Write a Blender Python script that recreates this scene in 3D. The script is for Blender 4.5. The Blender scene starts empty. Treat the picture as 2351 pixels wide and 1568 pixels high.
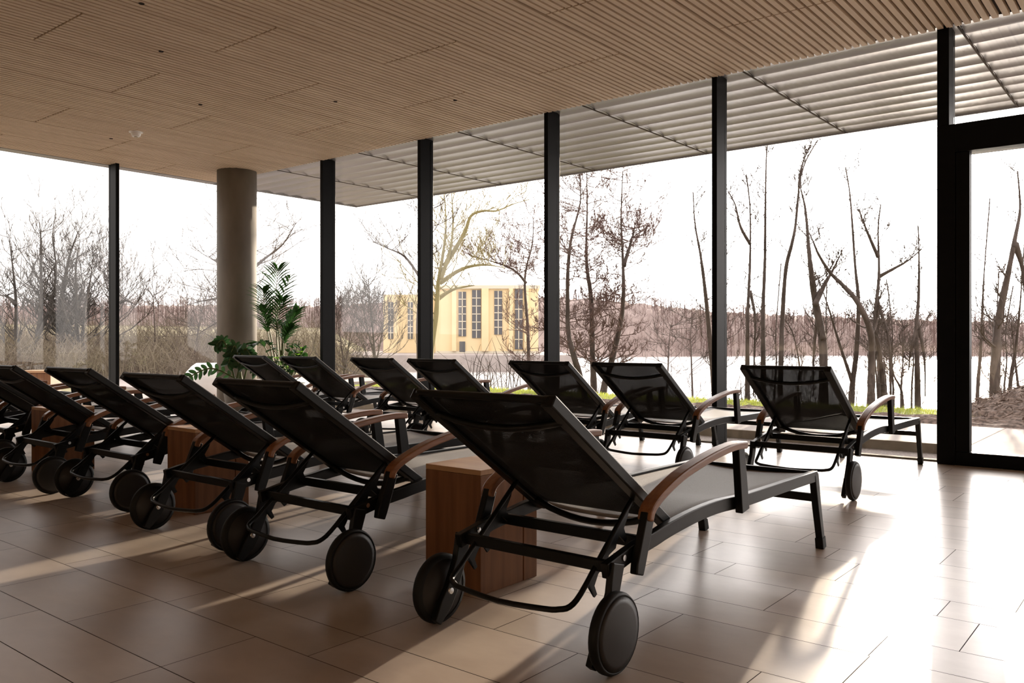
import bpy, math, random
from mathutils import Vector, Matrix
R = math.radians
S = bpy.context.scene
COL = S.collection

# ------------------------------------------------------------------ camera
EYE = Vector((0, 0, 0.92)); YAW = R(38.9); FPX = 1927.0; HOR = 782.0
FW = Vector((math.cos(YAW), math.sin(YAW), 0)); RT = Vector((math.sin(YAW), -math.cos(YAW), 0)); UP = Vector((0, 0, 1))
cd = bpy.data.cameras.new('camera'); cam = bpy.data.objects.new('camera', cd); COL.objects.link(cam)
cd.sensor_width = 36; cd.lens = 36 * FPX / 2351; cd.clip_start = 0.02; cd.clip_end = 2000
cd.shift_y = (HOR - 784) / 2351
cam.location = EYE; cam.rotation_euler = (R(90), 0, YAW - R(90))
S.camera = cam
# ------------------------------------------------------------------ sky and sun
SUN = (FW + (2172 - 1175.5) / FPX * RT + (HOR - 432) / FPX * UP).normalized()
S.view_settings.view_transform = 'Standard'; S.view_settings.look = 'None'; S.view_settings.gamma = 1
S.view_settings.use_curve_mapping = False; S.view_settings.exposure = 0.62
w = bpy.data.worlds.new('sky'); S.world = w; w.use_nodes = True
nt = w.node_tree; N = nt.nodes; L = nt.links; N.clear()
tc = N.new('ShaderNodeTexCoord'); dt = N.new('ShaderNodeVectorMath'); dt.operation = 'DOT_PRODUCT'; dt.inputs[1].default_value = SUN
L.new(tc.outputs['Generated'], dt.inputs[0])
cl = N.new('ShaderNodeMath'); cl.operation = 'MAXIMUM'; cl.inputs[1].default_value = 0; L.new(dt.outputs['Value'], cl.inputs[0])
pw = N.new('ShaderNodeMath'); pw.operation = 'POWER'; pw.inputs[1].default_value = 9; L.new(cl.outputs[0], pw.inputs[0])
p2 = N.new('ShaderNodeMath'); p2.operation = 'POWER'; p2.inputs[1].default_value = 900; L.new(cl.outputs[0], p2.inputs[0])
def mulc(node, k):
    m = N.new('ShaderNodeMath'); m.operation = 'MULTIPLY'; m.inputs[1].default_value = k; L.new(node.outputs[0], m.inputs[0]); return m
ad = N.new('ShaderNodeMath'); ad.operation = 'ADD'; L.new(mulc(pw, 7.0).outputs[0], ad.inputs[0]); L.new(mulc(p2, 25).outputs[0], ad.inputs[1])
a2 = N.new('ShaderNodeMath'); a2.operation = 'ADD'; a2.inputs[1].default_value = 1.6; L.new(ad.outputs[0], a2.inputs[0])
bg = N.new('ShaderNodeBackground'); bg.inputs[0].default_value = (1.0, 0.94, 0.91, 1); L.new(a2.outputs[0], bg.inputs[1])
wo = N.new('ShaderNodeOutputWorld'); L.new(bg.outputs[0], wo.inputs[0])
sl = bpy.data.lights.new('sun', 'SUN'); sl.energy = 7; sl.angle = R(0.7); sl.color = (1, 0.84, 0.65)
so = bpy.data.objects.new('sun', sl); COL.objects.link(so); so.rotation_euler = (-SUN).to_track_quat('-Z', 'Y').to_euler()

# ------------------------------------------------------------------ materials
def mat(name, col, rough=0.6, metal=0.0, col2=None, scale=(8, 8, 8), detail=4, bump=0.0, spec=0.5, trans=0.0, lo=0.35, hi=0.65, coord='Object', transl=0.0):
    m = bpy.data.materials.new(name); m.use_nodes = True
    n = m.node_tree.nodes; l = m.node_tree.links; b = n['Principled BSDF']; out = n['Material Output']
    b.inputs['Base Color'].default_value = (*col, 1); b.inputs['Roughness'].default_value = rough
    b.inputs['Metallic'].default_value = metal; b.inputs['Specular IOR Level'].default_value = spec
    if col2 or bump:
        t = n.new('ShaderNodeTexCoord'); mp = n.new('ShaderNodeMapping'); mp.inputs['Scale'].default_value = scale
        l.new(t.outputs[coord], mp.inputs[0]); nz = n.new('ShaderNodeTexNoise'); nz.inputs['Detail'].default_value = detail
        nz.inputs['Scale'].default_value = 1; l.new(mp.outputs[0], nz.inputs['Vector'])
        if col2:
            cr = n.new('ShaderNodeValToRGB'); cr.color_ramp.elements[0].color = (*col, 1); cr.color_ramp.elements[1].color = (*col2, 1)
            cr.color_ramp.elements[0].position = lo; cr.color_ramp.elements[1].position = hi
            l.new(nz.outputs['Fac'], cr.inputs[0]); l.new(cr.outputs[0], b.inputs['Base Color'])
        if bump:
            bp = n.new('ShaderNodeBump'); bp.inputs['Strength'].default_value = bump; bp.inputs['Distance'].default_value = 0.01
            l.new(nz.outputs['Fac'], bp.inputs['Height']); l.new(bp.outputs[0], b.inputs['Normal'])
    last = b
    if transl:
        tl = n.new('ShaderNodeBsdfTranslucent'); tl.inputs[0].default_value = (*[min(1, c * 2.2) for c in col], 1)
        mx = n.new('ShaderNodeMixShader'); mx.inputs[0].default_value = transl; l.new(b.outputs[0], mx.inputs[1]); l.new(tl.outputs[0], mx.inputs[2]); last = mx
    if trans:
        tr = n.new('ShaderNodeBsdfTransparent'); mx = n.new('ShaderNodeMixShader'); mx.inputs[0].default_value = trans
        l.new(last.outputs[0], mx.inputs[1]); l.new(tr.outputs[0], mx.inputs[2]); last = mx
    l.new(last.outputs[0], out.inputs[0])
    return m
M = {}
M['metal'] = mat('anthracite_metal', (0.004, 0.004, 0.004), 0.38, 0.0, spec=0.25)
M['frame'] = mat('black_window_metal', (0.003, 0.003, 0.0035), 0.5, spec=0.12)
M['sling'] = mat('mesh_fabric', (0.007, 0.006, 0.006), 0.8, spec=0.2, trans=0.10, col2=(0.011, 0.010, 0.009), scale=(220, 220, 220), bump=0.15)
M['seat'] = mat('sunlit_mesh_fabric', (0.17, 0.155, 0.15), 0.6, col2=(0.20, 0.185, 0.18), scale=(220, 220, 220), bump=0.15)  # same mesh fabric as the backrest, paler to paint in the glancing sun
M['teak'] = mat('teak', (0.19, 0.072, 0.028), 0.36, col2=(0.27, 0.115, 0.050), scale=(5, 60, 60))
M['rubber'] = mat('black_rubber', (0.004, 0.004, 0.004), 0.55, spec=0.3)
M['disc'] = mat('grey_plastic', (0.018, 0.015, 0.014), 0.5)
M['chrome'] = mat('chrome', (0.7, 0.7, 0.7), 0.2, 1.0)
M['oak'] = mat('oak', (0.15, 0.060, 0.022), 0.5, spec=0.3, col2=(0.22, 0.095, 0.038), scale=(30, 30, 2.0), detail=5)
M['oaktop'] = mat('oak_pale', (0.40, 0.22, 0.11), 0.5, col2=(0.48, 0.28, 0.14), scale=(30, 3, 30), detail=5)  # paler oak for the table tops and the box lid
M['slat'] = mat('spruce_slat', (0.61, 0.47, 0.335), 0.65, col2=(0.75, 0.605, 0.455), scale=(0.7, 9, 9), detail=6, lo=0.3, hi=0.7)
M['dark'] = mat('dark_backing', (0.035, 0.020, 0.012), 0.9)
M['concrete'] = mat('concrete', (0.17, 0.150, 0.125), 0.75, col2=(0.24, 0.215, 0.185), scale=(3, 3, 1.2), bump=0.2)
M['alu'] = mat('soffit_aluminium', (0.34, 0.335, 0.345), 0.36, 0.5)
M['white'] = mat('white_ceramic', (0.93, 0.91, 0.89), 0.3)
M['plaster'] = mat('plaster', (0.40, 0.34, 0.28), 0.8)
M['terrace'] = mat('terrace_paving', (0.33, 0.285, 0.27), 0.8, spec=0.3, col2=(0.38, 0.33, 0.31), scale=(2, 2, 2))
M['kerb'] = mat('kerb_concrete', (0.20, 0.165, 0.125), 0.85, col2=(0.26, 0.22, 0.17), scale=(9, 9, 9))
M['gravel'] = mat('gravel', (0.20, 0.17, 0.16), 0.9, col2=(0.36, 0.31, 0.29), scale=(45, 45, 45), bump=0.7)
M['mulch'] = mat('bark_mulch', (0.075, 0.052, 0.042), 0.95, col2=(0.26, 0.19, 0.16), scale=(22, 22, 22), bump=1.0)
M['soil'] = mat('winter_ground', (0.17, 0.125, 0.08), 0.95, col2=(0.24, 0.22, 0.10), scale=(0.35, 0.35, 0.35), detail=8)
M['grass'] = mat('grass', (0.22, 0.25, 0.045), 0.8, col2=(0.34, 0.36, 0.09), scale=(6, 6, 6), transl=0.4)
M['bark'] = mat('bark', (0.050, 0.036, 0.030), 0.9, col2=(0.095, 0.072, 0.062), scale=(14, 14, 4), detail=5)
M['bark_y'] = mat('pale_bark', (0.26, 0.22, 0.10), 0.9, col2=(0.34, 0.30, 0.16), scale=(6, 6, 2), detail=5)
M['bark_g'] = mat('greenish_bark', (0.060, 0.052, 0.048), 0.9, col2=(0.11, 0.098, 0.090), scale=(6, 6, 2), detail=5)
M['twig'] = mat('twig', (0.14, 0.090, 0.080), 0.9)
M['forest'] = mat('hazy_far_wood', (0.24, 0.18, 0.165), 1.0, col2=(0.34, 0.265, 0.245), scale=(0.25, 0.25, 0.7), detail=9, bump=0.4)  # pale mauve tone puts the distance haze into the colour
M['brush'] = mat('dry_brush', (0.14, 0.108, 0.088), 0.95, col2=(0.22, 0.185, 0.125), scale=(0.8, 0.8, 0.8), detail=6)
M['yellow'] = mat('hazed_yellow_render', (0.74, 0.58, 0.35), 0.85, col2=(0.80, 0.64, 0.40), scale=(0.5, 0.5, 0.5))  # wall yellow lightened to carry haze and glass reflection in the colour
M['pane'] = mat('dark_pane', (0.10, 0.10, 0.11), 0.25)
M['wpaint'] = mat('pale_paint', (0.62, 0.56, 0.45), 0.6)
M['palm'] = mat('palm_leaf', (0.022, 0.070, 0.014), 0.5, spec=0.3, transl=0.2)
M['leaf'] = mat('glossy_leaf', (0.020, 0.060, 0.018), 0.3, transl=0.15)
M['leafy'] = mat('lime_leaf', (0.13, 0.26, 0.03), 0.4, transl=0.5)
M['stem'] = mat('stem', (0.10, 0.13, 0.04), 0.6)
M['dirt'] = mat('potting_soil', (0.03, 0.022, 0.016), 0.95)
# window glass: clear pane with a fresnel reflection
def glassmat():
    m = bpy.data.materials.new('window_glass'); m.use_nodes = True; n = m.node_tree.nodes; l = m.node_tree.links; n.clear()
    tr = n.new('ShaderNodeBsdfTransparent'); tr.inputs[0].default_value = (0.975, 0.975, 0.97, 1)
    gl = n.new('ShaderNodeBsdfGlossy'); gl.inputs['Roughness'].default_value = 0.0; gl.inputs[0].default_value = (0.9, 0.9, 0.9, 1)
    lw = n.new('ShaderNodeLayerWeight'); lw.inputs[0].default_value = 0.5
    po = n.new('ShaderNodeMath'); po.operation = 'POWER'; po.inputs[1].default_value = 5; l.new(lw.outputs['Facing'], po.inputs[0])
    fr = n.new('ShaderNodeMath'); fr.operation = 'MULTIPLY_ADD'; fr.inputs[1].default_value = 0.95; fr.inputs[2].default_value = 0.035; l.new(po.outputs[0], fr.inputs[0])
    mx = n.new('ShaderNodeMixShader'); o = n.new('ShaderNodeOutputMaterial')
    l.new(fr.outputs[0], mx.inputs[0]); l.new(tr.outputs[0], mx.inputs[1]); l.new(gl.outputs[0], mx.inputs[2]); l.new(mx.outputs[0], o.inputs[0]); return m
M['glass'] = glassmat()
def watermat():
    m = mat('lake_water', (0.62, 0.60, 0.59), 0.2, spec=1.0)  # pale base colour stands in for the bright sky reflection
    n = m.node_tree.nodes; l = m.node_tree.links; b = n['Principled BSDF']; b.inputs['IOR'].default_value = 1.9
    t = n.new('ShaderNodeTexCoord'); nz = n.new('ShaderNodeTexNoise'); nz.inputs['Scale'].default_value = 1.6; nz.inputs['Detail'].default_value = 6
    l.new(t.outputs['Object'], nz.inputs['Vector']); bp = n.new('ShaderNodeBump'); bp.inputs['Strength'].default_value = 0.9; bp.inputs['Distance'].default_value = 0.35
    l.new(nz.outputs['Fac'], bp.inputs['Height']); l.new(bp.outputs[0], b.inputs['Normal']); return m
M['water'] = watermat()
def tilemat():
    m = mat('porcelain_tile', (0.4, 0.34, 0.29), 0.42, spec=0.5); n = m.node_tree.nodes; l = m.node_tree.links; b = n['Principled BSDF']
    at = n.new('ShaderNodeAttribute'); at.attribute_name = 'tone'
    t = n.new('ShaderNodeTexCoord'); mp = n.new('ShaderNodeMapping'); mp.inputs['Scale'].default_value = (2.2, 1.1, 1)
    l.new(t.outputs['Object'], mp.inputs[0])
    nz = n.new('ShaderNodeTexNoise'); nz.inputs['Scale'].default_value = 1.6; nz.inputs['Detail'].default_value = 8; nz.inputs['Roughness'].default_value = 0.6
    l.new(mp.outputs[0], nz.inputs['Vector'])
    cr = n.new('ShaderNodeValToRGB'); cr.color_ramp.elements[0].color = (0.46, 0.375, 0.32, 1); cr.color_ramp.elements[1].color = (0.62, 0.53, 0.46, 1)
    cr.color_ramp.elements[0].position = 0.3; cr.color_ramp.elements[1].position = 0.7; l.new(nz.outputs['Fac'], cr.inputs[0])
    mx = n.new('ShaderNodeMix'); mx.data_type = 'RGBA'; mx.blend_type = 'MULTIPLY'; mx.inputs[0].default_value = 1
    l.new(cr.outputs[0], mx.inputs[6]); l.new(at.outputs['Color'], mx.inputs[7]); l.new(mx.outputs[2], b.inputs['Base Color'])
    mr = n.new('ShaderNodeMapRange'); mr.inputs['To Min'].default_value = 0.25; mr.inputs['To Max'].default_value = 0.37
    l.new(nz.outputs['Fac'], mr.inputs[0]); l.new(mr.outputs[0], b.inputs['Roughness'])
    return m
M['tile'] = tilemat()
M['grout'] = mat('grout', (0.09, 0.065, 0.055), 0.9)

# ------------------------------------------------------------------ mesh helpers
class MB:
    def __init__(s): s.v = []; s.f = []
    def add(s, vs, fs):
        k = len(s.v); s.v += [tuple(v) for v in vs]; s.f += [tuple(i + k for i in f) for f in fs]
    def box(s, a, b):
        x0, y0, z0 = a; x1, y1, z1 = b
        s.add([(x0, y0, z0), (x1, y0, z0), (x1, y1, z0), (x0, y1, z0), (x0, y0, z1), (x1, y0, z1), (x1, y1, z1), (x0, y1, z1)],
              [(0, 3, 2, 1), (4, 5, 6, 7), (0, 1, 5, 4), (1, 2, 6, 5), (2, 3, 7, 6), (3, 0, 4, 7)])
    def ribbon(s, pts, h, yc, wd):      # rectangular bar along a polyline in the xz plane; h may be a list
        n = len(pts); vs = []
        for i, (x, z) in enumerate(pts):
            a = pts[max(0, i - 1)]; b = pts[min(n - 1, i + 1)]; dx, dz = b[0] - a[0], b[1] - a[1]; q = math.hypot(dx, dz)
            nx, nz = -dz / q, dx / q; hh = (h[i] if isinstance(h, (list, tuple)) else h) / 2; c = min(0.004, wd * .2)
            for sy, sn in ((-1, -1), (1, -1), (1, 1), (-1, 1)):
                vs.append((x + nx * hh * sn, yc + sy * wd / 2, z + nz * hh * sn))
        fs = []
        for i in range(n - 1):
            for k in range(4): fs.append((i * 4 + k, i * 4 + (k + 1) % 4, i * 4 + 4 + (k + 1) % 4, i * 4 + 4 + k))
        fs += [(3, 2, 1, 0), (n * 4 - 4, n * 4 - 3, n * 4 - 2, n * 4 - 1)]
        s.add(vs, fs)
    def tube(s, pts, rad, seg=8, cap=True):
        pts = [Vector(p) for p in pts]; n = len(pts); vs = []; pu = None
        for i, p in enumerate(pts):
            d = (pts[min(n - 1, i + 1)] - pts[max(0, i - 1)])
            if d.length < 1e-9: d = Vector((0, 0, 1))
            d.normalize()
            if pu is None: pu = d.orthogonal().normalized()
            else:
                pu = pu - d * pu.dot(d)
                pu = pu.normalized() if pu.length > 1e-6 else d.orthogonal().normalized()
            q = d.cross(pu); r = rad[i] if isinstance(rad, (list, tuple)) else rad
            for k in range(seg):
                a = 2 * math.pi * k / seg; vs.append(p + (pu * math.cos(a) + q * math.sin(a)) * r)
        fs = []
        for i in range(n - 1):
            for k in range(seg): fs.append((i * seg + k, i * seg + (k + 1) % seg, (i + 1) * seg + (k + 1) % seg, (i + 1) * seg + k))
        if cap: fs += [tuple(reversed(range(seg))), tuple((n - 1) * seg + k for k in range(seg))]
        s.add(vs, fs)
    def lathe(s, prof, seg=32, axis='z', c=(0, 0, 0)):    # prof: (radius, height)
        vs = []; fs = []; m = len(prof)
        for k in range(seg):
            a = 2 * math.pi * k / seg
            for r, h in prof:
                u, v = r * math.cos(a), r * math.sin(a)
                p = (u, v, h) if axis == 'z' else (u, h, v)
                vs.append((p[0] + c[0], p[1] + c[1], p[2] + c[2]))
        for k in range(seg):
            k2 = (k + 1) % seg
            for j in range(m - 1):
                q = (k * m + j, k2 * m + j, k2 * m + j + 1, k * m + j + 1)
                fs.append(q if axis == 'z' else tuple(reversed(q)))
        s.add(vs, fs)
    def build(s, name, m, parent=None, smooth=False, bevel=0):
        me = bpy.data.meshes.new(name); me.from_pydata(s.v, [], s.f); me.materials.append(m); me.update()
        if smooth: me.polygons.foreach_set('use_smooth', [True] * len(me.polygons))
        o = bpy.data.objects.new(name, me); COL.objects.link(o)
        if parent: o.parent = parent
        if bevel:
            b = o.modifiers.new('bevel', 'BEVEL'); b.width = bevel; b.segments = 2; b.limit_method = 'ANGLE'
        return o
def tag(o, label=None, cat=None, group=None, kind=None):
    if label: o['label'] = label
    if cat: o['category'] = cat
    if group: o['group'] = group
    if kind: o['kind'] = kind
    return o
def empty(name, loc=(0, 0, 0), rz=0):
    o = bpy.data.objects.new(name, None); COL.objects.link(o); o.location = loc; o.rotation_euler = (0, 0, rz); o.empty_display_size = 0.1; return o
def copy_tree(o, parent=None):
    c = o.copy(); COL.objects.link(c); c.parent = parent
    for ch in list(o.children): copy_tree(ch, c)
    return c
def catmull(p, n=6):
    out = []; p = [Vector(q) for q in p]
    for i in range(len(p) - 1):
        a = p[max(0, i - 1)]; b = p[i]; c = p[i + 1]; d = p[min(len(p) - 1, i + 2)]
        for k in range(n):
            t = k / n; out.append(0.5 * ((2 * b) + (c - a) * t + (2 * a - 5 * b + 4 * c - d) * t * t + (3 * b - a - 3 * c + d) * t ** 3))
    out.append(p[-1]); return out
def at(px, py, d):                      # world point seen at a photo pixel, d metres ahead of the eye
    return EYE + d * (FW + (px - 1175.5) / FPX * RT + (HOR - py) / FPX * UP)
def structure(o): o['kind'] = 'structure'; return o

XG = 6.87; XE = 9.68; YL = 11.12; YE = 11.3; ZC = 3.24
rnd = random.Random(3)
# ------------------------------------------------------------------ floor
def make_floor():
    me = bpy.data.meshes.new('floor'); v = []; f = []; mi = []; tone = []
    def quad(x0, y0, x1, y1, z, m, t):
        k = len(v); v.extend([(x0, y0, z), (x1, y0, z), (x1, y1, z), (x0, y1, z)]); f.append((k, k + 1, k + 2, k + 3)); mi.append(m); tone.append(t)
    k = len(v); quad(-5, -5, 7.06, YL + .1, -0.0015, 1, 1)
    x = 2.045 - 0.515 * 14; i = 0; g = 0.0015
    while x < 7.06:
        wd, ln = (0.205, 0.8) if i % 2 == 0 else (0.31, 0.6)
        y = -5.0 - ((i * 0.37) % 1) * ln + (1.457 % ln if i % 2 == 0 else 1.185 % ln) * 0
        off = [0.057, -0.2, 0.325, 0.13][(i // 2) % 4]
        y = -5.0 - ln + off
        while y < YL + .1:
            t = rnd.uniform(0.9, 1.06); quad(x + g, max(y, -5) + g, min(x + wd, 7.06) - g, min(y + ln, YL + .1) - g, 0, 0, t); y += ln
        x += wd; i += 1
    # slab edge below
    me.from_pydata(v, [], f); me.materials.append(M['tile']); me.materials.append(M['grout'])
    me.polygons.foreach_set('material_index', mi)
    ca = me.color_attributes.new('tone', 'FLOAT_COLOR', 'CORNER'); c = []
    for p in me.polygons:
        t = tone[p.index]; c += [t, t * rnd.uniform(0.985, 1.0), t * rnd.uniform(0.96, 1.0), 1] * 4
    ca.data.foreach_set('color', c); me.update()
    o = bpy.data.objects.new('floor', me); COL.objects.link(o); return structure(o)
make_floor()
b = MB(); b.box((-5, -5, -0.3), (7.1, YL + .12, -0.004)); structure(b.build('trim_1', M['kerb']))
# ------------------------------------------------------------------ ceiling: spruce slats in panels
b = MB(); P = 0.0595; y = -3.0; joints = (2.10, 1.05)
k = 0
bound = [5.3 - 0.85 * 12 + 0.85 * j for j in range(25)]
y = -3.0
nrow = 0
ypos = YL - 0.03
while ypos > -3.2:
    row = math.floor((ypos - 5.3) / 0.85)
    xs = [XG + 0.02]; x = 5.83 if row % 2 == 0 else 4.80
    if row % 2: xs.append(6.86 - 0.0)
    xs = [XG + 0.02]
    while x > -5: xs.append(x); x -= 2.08
    xs.append(-5)
    for a, c in zip(xs[1:], xs[:-1]):
        if c - a > 0.02: b.box((a + 0.007, ypos - 0.039, ZC), (c - 0.007, ypos, ZC + 0.035))
    nxt = ypos - P
    if math.floor((nxt - 5.3) / 0.85) != row: nxt -= 0.010
    ypos = nxt
structure(b.build('ceiling', M['slat']))
b = MB(); b.box((-5, -5, ZC + 0.036), (XG + .02, YL, ZC + 0.06)); structure(b.build('trim_2', M['dark']))
# roof over room and eaves
b = MB(); b.box((-5.2, -5.2, ZC + 0.10), (XE - .01, YE - .01, ZC + 0.5)); structure(b.build('trim_3', M['frame']))
# soffit: curved aluminium lamellas between dark joints
b = MB(); seam = [1.33 + 1.67 * j for j in range(-4, 6)]; ys = sorted(seam + [YE - 0.02])
ys = [-5.3] + [q for q in ys if q < YE]
def soff(x):
    t = ((XE - x) / 0.285) % 1.0   # one lamella
    return ZC + 0.008 + 0.024 * math.sin(math.pi * t) ** 0.8
xsn = [XG + 0.03 + i * (XE - XG - 0.05) / 150 for i in range(151)]
for y0, y1 in zip(ys[:-1], ys[1:]):
    n0 = len(b.v); vs = []; fs = []
    for x in xsn: vs += [(x, y0 + 0.003, soff(x)), (x, y1 - 0.003, soff(x))]
    for i in range(150): fs.append((2 * i, 2 * i + 1, 2 * i + 3, 2 * i + 2))
    b.add(vs, fs)
for y0, y1 in ((YL + .01, YE),):
    for a in range(0, 12):
        b.box((-5 + a * 1.0, y0, ZC), (-5 + a * 1.0 + .99 if a < 11 else XG + .02, y1, ZC + .02))
structure(b.build('trim_4', M['alu'], smooth=False))
b = MB()
for q in seam:
    if q < YE: b.box((XG + .03, q - .007, ZC), (XE - .02, q + .007, ZC + .007))
structure(b.build('trim_30', M['dark']))
b = MB(); b.box((XG + .03, -5.3, ZC + .05), (XE - .02, YE - .02, ZC + .07)); structure(b.build('trim_5', M['dark']))
b = MB(); b.box((XE - .02, -5.3, ZC + .0), (XE, YE, ZC + .5)); b.box((-5.2, YE - .02, ZC + .0), (XE - .021, YE, ZC + .5)); structure(b.build('trim_6', M['alu']))
# ------------------------------------------------------------------ walls behind the camera
b = MB(); b.box((-5.2, -5.2, 0), (-5.0, 11.2, ZC + .1)); structure(b.build('wall_back', M['plaster']))
b = MB(); b.box((-5, -5.2, 0), (XG + .2, -5.0, ZC + .1)); structure(b.build('wall_right', M['plaster']))
b = MB(); b.box((-5, YL - .05, 0), (1.776, YL + .1, ZC + .1)); structure(b.build('wall_left', M['plaster']))
# ------------------------------------------------------------------ window walls
def fin(name, x0, y0, x1, y1, z1=ZC + .03, z0=0):
    b = MB(); b.box((x0, y0, z0), (x1, y1, z1)); return structure(b.build(name, M['frame'], bevel=0.003))
n = 7
for yc in (8.70, 6.925, 5.10, 3.255, -0.40, -2.2, -4.0):
    fin('trim_%d' % n, XG, yc - 0.024, XG + 0.21, yc + 0.024); n += 1
fin('trim_%d' % n, XG, 1.385, XG + 0.21, 1.466, z0=2.52); n += 1
for xc in (5.31, 3.55, 1.8): fin('trim_%d' % n, xc - 0.024, YL - .20, xc + 0.024, YL); n += 1
fin('trim_%d' % n, XG + .16, YL - 0.05, XG + 0.21, YL); n += 1
wy = [(10.95, 8.724), (8.676, 6.949), (6.901, 5.124), (5.076, 3.279), (3.231, 1.47), (0.9, -0.376), (-0.424, -2.176), (-2.224, -3.976)]
k = 1
for ya, yb in wy:
    b = MB(); b.box((XG + .155, yb, 0.012), (XG + .17, ya if k > 1 else YL - .05, ZC + .03)); structure(b.build('window_%d' % k, M['glass'])); k += 1
wx = [(XG + .155, 5.334), (5.286, 3.574), (3.526, 1.824)]
for xa, xb in wx:
    b = MB(); b.box((xb, YL - .05, 0.012), (xa, YL - .035, ZC + .03)); structure(b.build('window_%d' % k, M['glass'])); k += 1
b = MB(); b.box((XG + .13, 1.47, 0.0), (XG + 0.20, YL, 0.012)); b.box((XG + .13, -5, 0.0), (XG + 0.20, .2, 0.012)); b.box((-5, YL - .08, 0), (XG + .13, YL, .012))
structure(b.build('baseboard_right', M['kerb']))
# door: wide dark post, header and bottom rail round a clear leaf, transom glass over
d = empty('door_1', (XG, 1.36, 0)); d['kind'] = 'structure'
def dpart(name, a, c, m='frame', bev=.004):
    b = MB(); b.box(tuple(p - q for p, q in zip(a, (XG, 1.36, 0))), tuple(p - q for p, q in zip(c, (XG, 1.36, 0)))); return b.build(name, M[m], d, bevel=bev)
dpart('door_post', (XG, 1.345, 0), (XG + .18, 1.468, 2.52))
dpart('door_stile', (XG + .012, 1.252, .1), (XG + .10, 1.345, 2.31))
dpart('door_stile', (XG + .012, .70, .1), (XG + .10, .903, 2.31))
dpart('door_header', (XG, -.35, 2.31), (XG + .18, 1.345, 2.52))
dpart('bottom_rail', (XG + .005, -.35, 0.002), (XG + .11, 1.345, .1))
dpart('glass_leaf', (XG + .05, .903, .1), (XG + .062, 1.252, 2.31), 'glass', 0)
b = MB(); b.box((XG + .155, -.37, 2.522), (XG + .17, 1.384, ZC + .03)); structure(b.build('window_%d' % k, M['glass'])); k += 1
# ------------------------------------------------------------------ column
b = MB(); b.lathe([(0, 0), (.262, 0), (.262, ZC + .03), (0, ZC + .03)], 48); c = b.build('concrete_column', M['concrete'], smooth=False)
for p in c.data.polygons: p.use_smooth = abs(p.normal.z) < .5
c.location = (6.60, 10.18, 0); tag(c, 'round fair-faced concrete column standing behind the far loungers by the potted palm', 'column')

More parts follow.
